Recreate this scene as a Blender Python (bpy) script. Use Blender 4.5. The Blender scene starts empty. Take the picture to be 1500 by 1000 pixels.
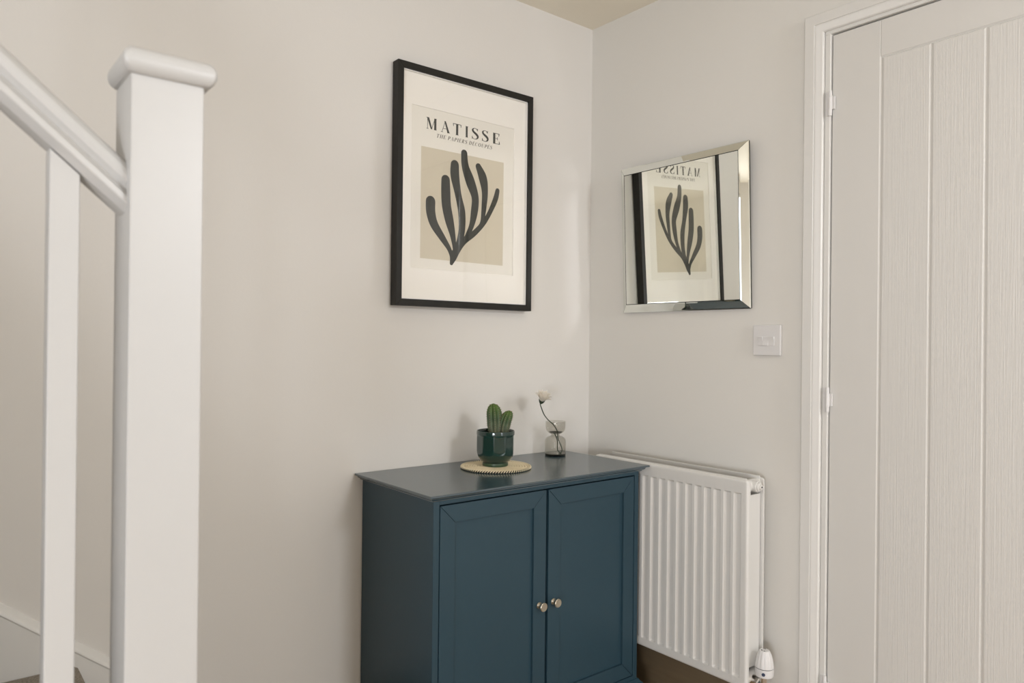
import bpy, bmesh, math, random
from math import sin, cos, pi, radians
from mathutils import Vector, Matrix

random.seed(4)
SC = bpy.context.scene
COL = SC.collection

# ------------------------------------------------------------------ camera
CAM_POS = Vector((-1.92026, -1.92109, 1.14293))
YAW, PITCH, ROLL, FPX = 0.8903, 0.0024, 0.0107, 1078.3
fwd = Vector((cos(PITCH) * cos(YAW), cos(PITCH) * sin(YAW), sin(PITCH)))
rgt = Vector((sin(YAW), -cos(YAW), 0))
upv = rgt.cross(fwd)
r2 = rgt * cos(ROLL) + upv * sin(ROLL)
u2 = -rgt * sin(ROLL) + upv * cos(ROLL)
cd = bpy.data.cameras.new('camera')
cam = bpy.data.objects.new('camera', cd)
COL.objects.link(cam)
rot = Matrix((r2, u2, -fwd)).transposed().to_4x4()
cam.matrix_world = Matrix.Translation(CAM_POS) @ rot
cd.sensor_width = 36
cd.lens = FPX / 1500 * 36
cd.clip_start = 0.02
cd.dof.use_dof = True
cd.dof.focus_distance = 2.2
cd.dof.aperture_fstop = 4.5
SC.camera = cam

# ------------------------------------------------------------------ world
w = bpy.data.worlds.new('world')
SC.world = w
w.use_nodes = True
bg = w.node_tree.nodes['Background']
bg.inputs[0].default_value = (0.86, 0.92, 1.0, 1)
bg.inputs[1].default_value = 0.4


def area_light(name, loc, target, sx, sy, power, col=(1, 1, 1)):
    ld = bpy.data.lights.new(name, 'AREA')
    ld.shape = 'RECTANGLE'
    ld.size, ld.size_y = sx, sy
    ld.energy = power
    ld.color = (col[0] * 0.955, col[1] * 0.99, col[2] * 1.07)   # cool daylight balance
    o = bpy.data.objects.new(name, ld)
    COL.objects.link(o)
    o.location = loc
    o.rotation_euler = (Vector(target) - Vector(loc)).to_track_quat('-Z', 'Y').to_euler()
    return o


# daylight through the fanlight; the other four lamps are added fill,
# placed low on the right, on the far left and under the ceiling
area_light('fanlight_daylight', (-0.50, -3.96, 2.03), (-0.50, 0, 1.0), 0.50, 0.36, 31, (1.0, 0.985, 0.955))
area_light('low_fill_light', (-0.56, -3.95, 0.95), (-0.45, 0, 1.1), 0.60, 1.25, 9, (1.0, 0.99, 0.965))  # added fill from low on the right, lifts floor, ceiling and corner
area_light('side_fill_light', (-4.32, -1.7, 1.50), (0, -1.5, 1.1), 1.1, 1.2, 13, (0.97, 0.985, 1.0))  # added fill from the left, lifts left-facing sides and the right wall
area_light('far_left_fill_light', (-4.32, -3.35, 0.82), (0, -1.0, 1.2), 0.9, 0.86, 76, (1.0, 0.995, 0.985))  # added far-left fill, strength fitted to the wall brightness
area_light('overhead_fill_light', (-1.1, -1.9, 2.28), (-1.1, -1.9, 0), 0.9, 0.9, 4.4, (1.0, 0.97, 0.92))  # added overhead fill without a fixture, evens the two walls

SC.view_settings.view_transform = 'Standard'
SC.view_settings.look = 'None'
SC.view_settings.exposure = -0.32
SC.view_settings.gamma = 1.0
SC.view_settings.use_curve_mapping = False
SC.cycles.use_denoising = True
SC.cycles.max_bounces = 12
SC.cycles.transparent_max_bounces = 24
SC.cycles.sample_clamp_indirect = 0
SC.cycles.caustics_reflective = True
SC.cycles.blur_glossy = 0.0


# ------------------------------------------------------------------ materials
def nmat(name):
    m = bpy.data.materials.new(name)
    m.use_nodes = True
    nt = m.node_tree
    return m, nt, nt.nodes['Principled BSDF']


def mat(name, col, rough=0.5, metal=0.0, var=0.04, nscale=(8, 8, 8), bump=0.0, bscale=(200, 200, 200),
        coat=0.0, col2=None, spec=0.5, bdist=0.001, ior=1.5):
    """principled surface with procedural colour variation and fine procedural relief"""
    m, nt, b = nmat(name)
    N, L = nt.nodes, nt.links
    tc = N.new('ShaderNodeTexCoord')
    mp = N.new('ShaderNodeMapping')
    mp.inputs['Scale'].default_value = nscale
    L.new(tc.outputs['Object'], mp.inputs[0])
    no = N.new('ShaderNodeTexNoise')
    no.inputs['Scale'].default_value = 1.0
    no.inputs['Detail'].default_value = 4
    L.new(mp.outputs[0], no.inputs['Vector'])
    mx = N.new('ShaderNodeMix')
    mx.data_type = 'RGBA'
    c2 = col2 if col2 else tuple(c * (1 - var) for c in col)
    c1 = col if col2 else tuple(min(1, c * (1 + var)) for c in col)
    mx.inputs[6].default_value = (*c1, 1)
    mx.inputs[7].default_value = (*c2, 1)
    L.new(no.outputs[0], mx.inputs[0])
    L.new(mx.outputs[2], b.inputs['Base Color'])
    b.inputs['Roughness'].default_value = rough
    b.inputs['Metallic'].default_value = metal
    b.inputs['IOR'].default_value = ior
    b.inputs['Specular IOR Level'].default_value = spec
    if coat:
        b.inputs['Coat Weight'].default_value = coat
        b.inputs['Coat Roughness'].default_value = 0.08
    if bump:
        mp2 = N.new('ShaderNodeMapping')
        mp2.inputs['Scale'].default_value = bscale
        L.new(tc.outputs['Object'], mp2.inputs[0])
        n2 = N.new('ShaderNodeTexNoise')
        n2.inputs['Scale'].default_value = 1.0
        n2.inputs['Detail'].default_value = 3
        L.new(mp2.outputs[0], n2.inputs['Vector'])
        bp = N.new('ShaderNodeBump')
        bp.inputs['Strength'].default_value = bump
        bp.inputs['Distance'].default_value = bdist
        L.new(n2.outputs[0], bp.inputs['Height'])
        L.new(bp.outputs[0], b.inputs['Normal'])
    return m


M = {}
M['wall'] = mat('wall_paint', (0.735, 0.708, 0.665), 0.85, var=0.012, nscale=(2, 2, 2), bump=0.15, bscale=(120, 120, 120), spec=0.25)
M['wall2'] = mat('wall_paint_cool', (0.75, 0.728, 0.68), 0.85, var=0.012, nscale=(2, 2, 2), bump=0.15, bscale=(120, 120, 120), spec=0.25)
M['ceiling'] = mat('ceiling_paint', (0.86, 0.80, 0.68), 0.9, var=0.015, nscale=(2, 2, 2), bump=0.2, bscale=(150, 150, 150), spec=0.2)
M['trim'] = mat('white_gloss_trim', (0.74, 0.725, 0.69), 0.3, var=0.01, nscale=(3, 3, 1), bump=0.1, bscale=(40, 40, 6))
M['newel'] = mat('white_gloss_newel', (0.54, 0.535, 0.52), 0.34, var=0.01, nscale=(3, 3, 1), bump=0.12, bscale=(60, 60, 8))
M['door'] = mat('door_paint', (0.69, 0.672, 0.635), 0.38, var=0.015, nscale=(4, 4, 1), bump=0.0)
M['door_grain'] = mat('door_paint_woodgrain', (0.69, 0.672, 0.635), 0.38, var=0.02, nscale=(60, 160, 2.5), bump=0.72,
                      bscale=(60, 330, 5), bdist=0.0012)
M['floor'] = mat('oak_floor', (0.42, 0.30, 0.18), 0.5, nscale=(3, 40, 3), col2=(0.32, 0.22, 0.12), bump=0.1, bscale=(6, 120, 6))
M['skirting_brown'] = mat('brown_skirting', (0.19, 0.14, 0.085), 0.5, nscale=(3, 6, 60), col2=(0.14, 0.10, 0.055))  # dark brown matched to the tone under the radiator
M['carpet'] = mat('speckled_carpet', (0.62, 0.55, 0.46), 0.95, nscale=(260, 260, 260), col2=(0.02, 0.014, 0.008), bump=0.9,
                  bscale=(350, 350, 350), bdist=0.004, spec=0.1)
M['cab'] = mat('blue_lacquer', (0.022, 0.054, 0.075), 0.40, var=0.05, nscale=(6, 6, 2), bump=0.06, bscale=(250, 250, 250), spec=0.45)
M['cabtop'] = mat('blue_lacquer_top', (0.024, 0.056, 0.076), 0.20, var=0.05, nscale=(6, 6, 2), bump=0.05, bscale=(180, 180, 180), ior=2.2)
M['dark'] = mat('dark_gap', (0.006, 0.008, 0.010), 0.9)
M['nickel'] = mat('brushed_nickel', (0.60, 0.55, 0.45), 0.3, 1.0, nscale=(60, 60, 60), bump=0.05)
M['chrome'] = mat('chrome', (0.75, 0.73, 0.70), 0.1, 1.0)
M['rad'] = mat('radiator_enamel', (0.70, 0.685, 0.65), 0.33, var=0.01)
M['fin'] = mat('radiator_fin', (0.55, 0.52, 0.47), 0.5)
M['plastic'] = mat('white_plastic', (0.72, 0.705, 0.69), 0.3, var=0.01)
M['black_wood'] = mat('black_stained_wood', (0.010, 0.009, 0.007), 0.5, nscale=(30, 30, 30), col2=(0.020, 0.018, 0.014), spec=0.3,
                      bump=0.35, bscale=(90, 90, 90))
M['mount'] = mat('mount_board', (0.92, 0.885, 0.825), 0.85, var=0.01, nscale=(20, 20, 20))
M['fillet'] = mat('white_fillet', (0.82, 0.80, 0.77), 0.7, var=0.01)
M['print'] = mat('print_paper', (0.85, 0.815, 0.74), 0.8, var=0.012, nscale=(25, 25, 25))
M['beige'] = mat('beige_ink', (0.655, 0.59, 0.46), 0.75, var=0.03, nscale=(12, 12, 12))
M['ink'] = mat('dark_green_black_ink', (0.016, 0.018, 0.012), 0.7, var=0.1, nscale=(30, 30, 30))
M['sub_ink'] = mat('grey_ink', (0.13, 0.115, 0.085), 0.7)
M['mirror'] = mat('mirror_silver', (0.83, 0.85, 0.81), 0.0, 1.0, var=0.003)
M['mirror_edge'] = mat('mirror_dark_edge', (0.05, 0.055, 0.045), 0.25, 0.6)
M['pot'] = mat('dark_green_glaze', (0.008, 0.032, 0.025), 0.13, var=0.12, nscale=(18, 18, 18), coat=0.6)
M['pot_foot'] = mat('green_foot_glaze', (0.035, 0.07, 0.032), 0.35, var=0.15, nscale=(30, 30, 30))
M['soil'] = mat('potting_soil', (0.05, 0.03, 0.02), 0.95, nscale=(200, 200, 200), col2=(0.015, 0.01, 0.008), bump=1.0, bscale=(250, 250, 250), bdist=0.004)
M['raffia'] = mat('straw_raffia', (0.88, 0.78, 0.56), 0.75, nscale=(160, 160, 160), col2=(0.66, 0.55, 0.35), bump=0.5, bscale=(300, 300, 300))
M['dark_binding'] = mat('dark_green_binding', (0.018, 0.020, 0.010), 0.8, var=0.2, nscale=(100, 100, 100))
M['spine'] = mat('cactus_spine', (0.30, 0.23, 0.14), 0.8, var=0.2, nscale=(100, 100, 100))
M['petal'] = mat('cream_petal', (0.98, 0.95, 0.89), 0.75, nscale=(60, 60, 60), col2=(0.96, 0.88, 0.78))
nt_ = M['petal'].node_tree
tl_ = nt_.nodes.new('ShaderNodeBsdfTranslucent')
tl_.inputs[0].default_value = (0.98, 0.95, 0.88, 1)
mx_ = nt_.nodes.new('ShaderNodeMixShader')
mx_.inputs[0].default_value = 0.45
nt_.links.new(nt_.nodes['Principled BSDF'].outputs[0], mx_.inputs[1])
nt_.links.new(tl_.outputs[0], mx_.inputs[2])
nt_.links.new(mx_.outputs[0], nt_.nodes['Material Output'].inputs[0])
M['stem'] = mat('dark_green_stem', (0.022, 0.04, 0.016), 0.6, var=0.2, nscale=(100, 100, 100))
M['blue_dot'] = mat('dark_blue_print', (0.02, 0.035, 0.08), 0.4)
M['black_mark'] = mat('black_mark', (0.01, 0.01, 0.01), 0.4)


def cactus_material():
    m, nt, b = nmat('cactus_skin')
    N, L = nt.nodes, nt.links
    tc = N.new('ShaderNodeTexCoord')
    sp = N.new('ShaderNodeSeparateXYZ')
    L.new(tc.outputs['Generated'], sp.inputs[0])
    cr = N.new('ShaderNodeValToRGB')
    e = cr.color_ramp.elements
    e[0].position, e[0].color = 0.1, (0.20, 0.22, 0.14, 1)
    e[1].position, e[1].color = 1.0, (0.10, 0.185, 0.025, 1)
    x = e.new(0.55)
    x.color = (0.075, 0.125, 0.055, 1)
    L.new(sp.outputs[2], cr.inputs[0])
    no = N.new('ShaderNodeTexNoise')
    no.inputs['Scale'].default_value = 90
    L.new(tc.outputs['Object'], no.inputs['Vector'])
    mx = N.new('ShaderNodeMix')
    mx.data_type = 'RGBA'
    mx.blend_type = 'MULTIPLY'
    mx.inputs[0].default_value = 0.5
    L.new(cr.outputs[0], mx.inputs[6])
    L.new(no.outputs[0], mx.inputs[7])
    L.new(mx.outputs[2], b.inputs['Base Color'])
    b.inputs['Roughness'].default_value = 0.6
    return m


M['cactus'] = cactus_material()


def thin_glass(name, tint, gloss_tint=(1, 1, 1), ior=1.5, rough=0.0):
    """a single glass face: tinted transmission plus a mirror-like Fresnel reflection"""
    m, nt, b = nmat(name)
    N, L = nt.nodes, nt.links
    N.remove(b)
    out = N['Material Output']
    tr = N.new('ShaderNodeBsdfTransparent')
    no = N.new('ShaderNodeTexNoise')
    no.inputs['Scale'].default_value = 3
    mc = N.new('ShaderNodeMix')
    mc.data_type = 'RGBA'
    mc.inputs[6].default_value = (*tint, 1)
    mc.inputs[7].default_value = (*[t * 0.985 for t in tint], 1)
    L.new(no.outputs[0], mc.inputs[0])
    L.new(mc.outputs[2], tr.inputs[0])
    gl = N.new('ShaderNodeBsdfGlossy')
    gl.inputs[0].default_value = (*gloss_tint, 1)
    gl.inputs['Roughness'].default_value = rough
    fr = N.new('ShaderNodeFresnel')
    ge = N.new('ShaderNodeNewGeometry')
    mi = N.new('ShaderNodeMix')            # same reflectance on both sides of each face
    mi.inputs[2].default_value = ior
    mi.inputs[3].default_value = 1 / ior
    L.new(ge.outputs['Backfacing'], mi.inputs[0])
    L.new(mi.outputs[0], fr.inputs[0])
    ms = N.new('ShaderNodeMixShader')
    L.new(fr.outputs[0], ms.inputs[0])
    L.new(tr.outputs[0], ms.inputs[1])
    L.new(gl.outputs[0], ms.inputs[2])
    L.new(ms.outputs[0], out.inputs[0])
    return m


M['pane'] = thin_glass('picture_glass', (0.997, 0.997, 0.995), ior=1.45)
M['window_glass'] = thin_glass('window_glass', (0.97, 0.98, 0.98))
M['smoke'] = thin_glass('smoked_glass', (0.90, 0.895, 0.875), ior=1.33)
M['smoke_dark'] = thin_glass('smoked_glass_base', (0.22, 0.23, 0.21), ior=1.4)


# ------------------------------------------------------------------ mesh helpers
class MB:
    def __init__(self):
        self.v, self.f, self.mi = [], [], []

    def add(self, verts, faces, mi=0):
        n = len(self.v)
        self.v += [tuple(p) for p in verts]
        self.f += [tuple(i + n for i in f) for f in faces]
        self.mi += [mi] * len(faces)
        return self

    def box(self, x0, x1, y0, y1, z0, z1, mi=0):
        p = [(x, y, z) for x in (x0, x1) for y in (y0, y1) for z in (z0, z1)]
        return self.add(p, [(0, 1, 3, 2), (4, 6, 7, 5), (0, 4, 5, 1), (2, 3, 7, 6), (0, 2, 6, 4), (1, 5, 7, 3)], mi)

    def prism(self, poly, fn, d0, d1, mi=0):
        """polygon (a,b) extruded between depths d0,d1; fn(a,b,d)->xyz"""
        n = len(poly)
        v = [fn(a, b, d0) for a, b in poly] + [fn(a, b, d1) for a, b in poly]
        f = [tuple(range(n))[::-1], tuple(range(n, 2 * n))]
        f += [(i, (i + 1) % n, n + (i + 1) % n, n + i) for i in range(n)]
        return self.add(v, f, mi)

    def lathe(self, prof, seg=32, fn=None, cap=True, mi=0):
        """prof: list of (r,z); fn(r,theta,z) -> xyz"""
        fn = fn or (lambda r, t, z: (r * cos(t), r * sin(t), z))
        v = [fn(r, 2 * pi * k / seg, z) for r, z in prof for k in range(seg)]
        f = []
        for i in range(len(prof) - 1):
            for k in range(seg):
                k2 = (k + 1) % seg
                f.append((i * seg + k, i * seg + k2, (i + 1) * seg + k2, (i + 1) * seg + k))
        if cap:
            f.append(tuple(range(seg))[::-1])
            m = (len(prof) - 1) * seg
            f.append(tuple(range(m, m + seg)))
        return self.add(v, f, mi)

    def tube(self, pts, rad, seg=10, mi=0):
        pts = [Vector(p) for p in pts]
        n = len(pts)
        rad = rad if isinstance(rad, (list, tuple)) else [rad] * n
        v, f = [], []
        ref = Vector((0, 0, 1))
        t0 = (pts[1] - pts[0]).normalized()
        if abs(t0.dot(ref)) > 0.95:
            ref = Vector((1, 0, 0))
        a = t0.cross(ref).normalized()
        for i in range(n):
            t = (pts[min(i + 1, n - 1)] - pts[max(i - 1, 0)]).normalized()
            a = (a - t * a.dot(t)).normalized()
            b = t.cross(a)
            for k in range(seg):
                q = 2 * pi * k / seg
                v.append(pts[i] + (a * cos(q) + b * sin(q)) * rad[i])
        for i in range(n - 1):
            for k in range(seg):
                k2 = (k + 1) % seg
                f.append((i * seg + k, i * seg + k2, (i + 1) * seg + k2, (i + 1) * seg + k))
        f.append(tuple(range(seg))[::-1])
        f.append(tuple(range((n - 1) * seg, n * seg)))
        return self.add(v, f, mi)

    def build(self, name, mats, parent=None, smooth=False, bevel=0, bseg=2, loc=None, auto=None, weighted=True):
        me = bpy.data.meshes.new(name)
        me.from_pydata(self.v, [], self.f)
        mats = mats if isinstance(mats, (list, tuple)) else [mats]
        for m in mats:
            me.materials.append(m)
        if len(mats) > 1:
            me.polygons.foreach_set('material_index', self.mi)
        bm = bmesh.new()
        bm.from_mesh(me)
        bmesh.ops.recalc_face_normals(bm, faces=bm.faces)
        if bevel:
            es = [e for e in bm.edges if len(e.link_faces) == 2 and e.calc_face_angle(0) > 0.5]
            bmesh.ops.bevel(bm, geom=es, offset=bevel, segments=bseg, affect='EDGES', profile=0.5)
        if smooth or bevel:
            for fc in bm.faces:
                fc.smooth = True
        if auto is None:
            auto = radians(40)
        if smooth or bevel:
            for e in bm.edges:
                e.smooth = not (len(e.link_faces) == 2 and e.calc_face_angle(0) > auto)
        bm.to_mesh(me)
        bm.free()
        o = bpy.data.objects.new(name, me)
        COL.objects.link(o)
        if (smooth or bevel) and weighted:
            wn = o.modifiers.new('weighted_normals', 'WEIGHTED_NORMAL')
            wn.keep_sharp = True
            wn.weight = 90
        if loc:
            o.location = loc
        if parent:
            o.parent = parent
        return o


def box(name, d, m, parent=None, bevel=0, bseg=2, smooth=False):
    return MB().box(*d).build(name, m, parent, bevel=bevel, bseg=bseg, smooth=smooth)


def thing(name, loc, label, cat, group=None):
    o = bpy.data.objects.new(name, None)
    o.empty_display_size = 0.1
    COL.objects.link(o)
    o.location = loc
    tag(o, label, cat, group)
    return o


def tag(o, label=None, cat=None, group=None, kind=None):
    if label: o['label'] = label
    if cat: o['category'] = cat
    if group: o['group'] = group
    if kind: o['kind'] = kind
    return o


def adopt(root, *objs):
    """children were modelled in world coordinates: keep them in place under root"""
    bpy.context.view_layer.update()
    inv = root.matrix_world.inverted()
    for o in objs:
        o.parent = root
        o.matrix_parent_inverse = inv
    return root


def struct(o):
    o['kind'] = 'structure'
    return o


# ------------------------------------------------------------------ room shell
RX0, RY0, CEIL, T = -4.4, -4.0, 2.296, 0.12
DY0, DY1, DTOP = -0.9075, -1.684, 1.996          # door opening (lining outer faces)
struct(box('floor', (RX0 - T, 1.0, RY0 - T, T, -0.06, 0.0), M['floor']))
struct(box('ceiling', (RX0 - T, T, RY0 - T, T, CEIL, CEIL + 0.08), M['ceiling']))
struct(box('wall_left', (RX0 - T, T, 0.0, T, 0, CEIL), M['wall']))
mb = MB()
mb.box(0, T, DY0, 0, 0, CEIL)
mb.box(0, T, DY1, DY0, DTOP, CEIL)
mb.box(0, T, RY0, DY1, 0, CEIL)
struct(mb.build('wall_right', M['wall2']))
# wall behind the camera with the fanlight and an added glazed opening below it
mb = MB()
FX0, FX1, FZ0, FZ1 = -0.80, -0.20, 1.81, 2.25
mb.box(FX1, 0, RY0 - T, RY0, 0, CEIL)
GZ0_, GZ1_ = 0.30, 1.60                         # lower glazed opening, added for the low fill light
mb.box(FX0, FX1, RY0 - T, RY0, 0, GZ0_)
mb.box(FX0, FX1, RY0 - T, RY0, GZ1_, FZ0)
mb.box(FX0, FX1, RY0 - T, RY0, FZ1, CEIL)
mb.box(RX0, FX0, RY0 - T, RY0, 0, CEIL)
struct(mb.build('wall_back', M['wall']))
mb = MB()
SY0, SY1, SZ0, SZ1 = -2.3, -1.1, 0.85, 2.15
mb.box(RX0 - T, RX0, SY1, 0, 0, CEIL)
UY0, UY1, UZ0, UZ1 = -3.85, -2.85, 0.34, 1.30
mb.box(RX0 - T, RX0, UY1, SY0, 0, CEIL)
mb.box(RX0 - T, RX0, RY0, UY0, 0, CEIL)
mb.box(RX0 - T, RX0, UY0, UY1, 0, UZ0)
mb.box(RX0 - T, RX0, UY0, UY1, UZ1, CEIL)
mb.box(RX0 - T, RX0, SY0, SY1, 0, SZ0)
mb.box(RX0 - T, RX0, SY0, SY1, SZ1, CEIL)
struct(mb.build('wall_far_left', M['wall']))


def window(name, x0, x1, z0, z1, bars, side=False):
    e = bpy.data.objects.new(name, None)
    COL.objects.link(e)
    struct(e)
    a = 0.05
    y0, y1 = (RY0 - 0.09, RY0 - 0.04) if not side else (RX0 - 0.09, RX0 - 0.04)

    def bx(n, u0, u1, v0, v1, d0, d1, m, bev=0.004):
        if side:
            return box(n, (d0, d1, u0, u1, v0, v1), m, e, bevel=bev)
        return box(n, (u0, u1, d0, d1, v0, v1), m, e, bevel=bev)
    for q in ((x0, x0 + a, z0, z1), (x1 - a, x1, z0, z1), (x0 + a, x1 - a, z0, z0 + a), (x0 + a, x1 - a, z1 - a, z1)):
        bx('window_frame', *q, y0, y1, M['trim'])
    n = bars + 1
    w_ = (x1 - x0 - 2 * a) / n
    for k in range(n):
        bx('pane', x0 + a + k * w_ + 0.012, x0 + a + (k + 1) * w_ - 0.012, z0 + a, z1 - a, y0 + 0.02, y0 + 0.024, M['window_glass'], 0)
        if k:
            bx('mullion', x0 + a + k * w_ - 0.012, x0 + a + k * w_ + 0.012, z0 + a, z1 - a, y0, y1, M['trim'])
    return e


window('window_1', FX0, FX1, FZ0, FZ1, 0)
window('added_window_4', FX0, FX1, GZ0_, GZ1_, 0)  # unseen glazing added to go with the low fill light
window('added_window_2', UY0, UY1, UZ0, UZ1, 1, side=True)  # unseen window added where the far-left fill stands
window('added_window_3', SY0, SY1, SZ0, SZ1, 1, side=True)  # unseen window added where the side fill stands


# baseboards
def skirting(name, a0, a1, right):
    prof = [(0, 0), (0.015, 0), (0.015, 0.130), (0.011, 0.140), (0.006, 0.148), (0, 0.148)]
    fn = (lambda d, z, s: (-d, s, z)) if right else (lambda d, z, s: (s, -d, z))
    return struct(MB().prism(prof, fn, a0, a1).build(name, M['skirting_brown']))


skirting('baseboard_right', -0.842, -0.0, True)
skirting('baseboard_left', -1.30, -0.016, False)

# architrave around the door, mitred at the head: profile (distance from outer edge, depth)
ARCH_O, ARCH_TOP = -0.8426, 2.0500
prof = [(0, 0), (0, 0.016), (0.002, 0.018), (0.0285, 0.018), (0.030, 0.0155), (0.0315, 0.017), (0.036, 0.0165), (0.042, 0.0135),
        (0.047, 0.0125), (0.050, 0.0115), (0.052, 0.009), (0.052, 0)]
AY1 = -1.749
paths = []
for s, dth in prof:
    paths.append([(-dth, ARCH_O - s, 0.0), (-dth, ARCH_O - s, ARCH_TOP - s), (-dth, AY1 + s, ARCH_TOP - s), (-dth, AY1 + s, 0.0)])
mb = MB()
v = [p for pa in paths for p in pa]
f = []
n = len(paths)
for i in range(n):
    j = (i + 1) % n
    for k in range(3):
        f.append((i * 4 + k, i * 4 + k + 1, j * 4 + k + 1, j * 4 + k))
f.append(tuple(i * 4 for i in range(n)))
f.append(tuple(i * 4 + 3 for i in range(n))[::-1])
struct(mb.add(v, f).build('trim_1', M['trim'], smooth=True, auto=radians(25)))
# door lining inside the opening
mb = MB()
mb.box(-0.004, T, -0.9115, -0.8965, 0, 1.989)
mb.box(-0.004, T, DY1 + 0.0040, DY1 - 0.011, 0, 1.989)
mb.box(-0.004, T, DY1 - 0.011, -0.8965, 1.989, 2.004)
mb.box(0.045, 0.06, -0.925, -0.9115, 0, 1.976)
mb.box(0.045, 0.06, -0.925, DY1 + 0.018, 1.976, 1.989)
struct(mb.build('trim_2', M['trim'], bevel=0.0015, bseg=1))

# ------------------------------------------------------------------ door
door = bpy.data.objects.new('door_1', None)
COL.objects.link(door)
struct(door)
LX, LY0, LY1, LZ0, LZ1 = 0.002, -0.9145, -1.6775, 0.008, 1.9855
PY0, PY1, PZ0, PZ1 = -1.0435, -1.5225, 0.20, 1.889


def door_piece(name, y0, y1, z0, z1, xb, m, e_lo, e_hi, e_bot, e_top, d=0.0035):
    """block whose front face (at LX) is inset by the given chamfer widths on its four edges"""
    v = [(LX + d, y0, z0), (LX + d, y1, z0), (LX + d, y1, z1), (LX + d, y0, z1),
         (LX, y0 + e_lo, z0 + e_bot), (LX, y1 - e_hi, z0 + e_bot), (LX, y1 - e_hi, z1 - e_top), (LX, y0 + e_lo, z1 - e_top),
         (xb, y0, z0), (xb, y1, z0), (xb, y1, z1), (xb, y0, z1)]
    f = [(4, 5, 6, 7), (0, 1, 5, 4), (1, 2, 6, 5), (2, 3, 7, 6), (3, 0, 4, 7), (8, 9, 1, 0), (9, 10, 2, 1), (10, 11, 3, 2), (11, 8, 0, 3), (11, 10, 9, 8)]
    return MB().add(v, f).build(name, m, door)


ST, GE = 0.0037, 0.0068          # steep and gentle sides of the V grooves
door_piece('door_stile', PY0, LY0, LZ0, LZ1, 0.04, M['door'], ST, 0.001, 0.001, 0.001)
door_piece('door_stile', LY1, PY1, LZ0, LZ1, 0.04, M['door'], 0.001, GE, 0.001, 0.001)
door_piece('top_rail', PY1, PY0, PZ1, LZ1, 0.04, M['door'], 0.0002, 0.0002, ST, 0.001)
door_piece('bottom_rail', PY1, PY0, LZ0, PZ0, 0.04, M['door'], 0.0002, 0.0002, 0.001, ST)
box('door_core', (0.012, 0.038, LY1 + 0.01, LY0 - 0.01, LZ0 + 0.01, LZ1 - 0.01), M['door'], door)
for k in range(4):
    yb = PY0 - k * (PY0 - PY1) / 4
    ya = yb - (PY0 - PY1) / 4
    door_piece('plank', ya, yb, PZ0, PZ1, 0.030, M['door_grain'], ST, GE, ST, ST)
for zc in (1.800, 1.000, 0.222):
    h = MB()
    h.lathe([(0.0045, -0.034), (0.0052, -0.031), (0.0055, -0.018), (0.0050, -0.0175), (0.0055, -0.017), (0.0055, 0.017), (0.0050, 0.0175),
             (0.0055, 0.018), (0.0052, 0.031), (0.0040, 0.034)], 16)
    h.box(0.0, 0.0065, 0.0022, 0.012, -0.033, 0.033)
    h.box(0.0, 0.0060, -0.012, -0.0022, -0.017, 0.017)
    hg = h.build('hinge', M['plastic'], door, smooth=True)
    hg.location = (-0.0075, -0.9130, zc)

# ------------------------------------------------------------------ carpeted stairs with their wall string
RISE, GO = 0.204, 0.25
stairs = thing('carpeted_stairs', (-1.376, -0.44, 0), 'stairs in speckled grey-brown carpet climbing behind the white banister', 'stairs')
parts = []
for k in range(1, 9):
    xn = -1.376 - (k - 1) * GO            # nosing
    z = RISE * k
    y0, y1 = (-0.80, -0.022)
    m = MB()
    m.prism([(xn, z - 0.018), (xn - 0.004, z - 0.006), (xn - 0.014, z), (xn - GO - 0.024, z), (xn - GO - 0.024, z - 0.03), (xn - 0.024, z - 0.035),
             (xn - 0.006, z - 0.03)], lambda a, b, d: (a, d, b), y0, y1)
    parts.append(m.build('tread', M['carpet'], smooth=True))
    parts.append(box('riser', (xn - 0.034, xn - 0.024, y0, y1, z - RISE, z - 0.03), M['carpet']))
adopt(stairs, *parts)


def string_z(x):
    return 0.4554 - (x + 1.629) * 0.812


# wall string: flat board with a moulded top edge
mb = MB()
xa, xb = -3.4, -1.17
mb.add([(xa, 0, string_z(xa) - 0.34), (xb, 0, 0), (xb, 0, string_z(xb) - 0.001), (xa, 0, string_z(xa) - 0.001)], [])
fn = lambda a, b, d: (a, -d, string_z(a) + b)
prof = [(0, 0), (0.006, 0), (0.012, -0.006), (0.018, -0.012), (0.0205, -0.018), (0.0205, -0.022), (0.0190, -0.0245), (0.0185, -0.0265), (0.0180, -0.30), (0, -0.30)]
mb = MB()
v = []
xs_ = (xa, -1.629 + (0.4554 - 0.30) / 0.812, xb)
for x in xs_:
    for d, b in prof:
        v.append((x, -d, max(string_z(x) + b, 0.0)))
n = len(prof)
f = [(q * n + i, q * n + (i + 1) % n, (q + 1) * n + (i + 1) % n, (q + 1) * n + i) for i in range(n) for q in (0, 1)] + [tuple(range(n)), tuple(range(2 * n, 3 * n))[::-1]]
struct(mb.add(v, f).build('trim_3', M['trim'], smooth=True, auto=radians(30)))

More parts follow.
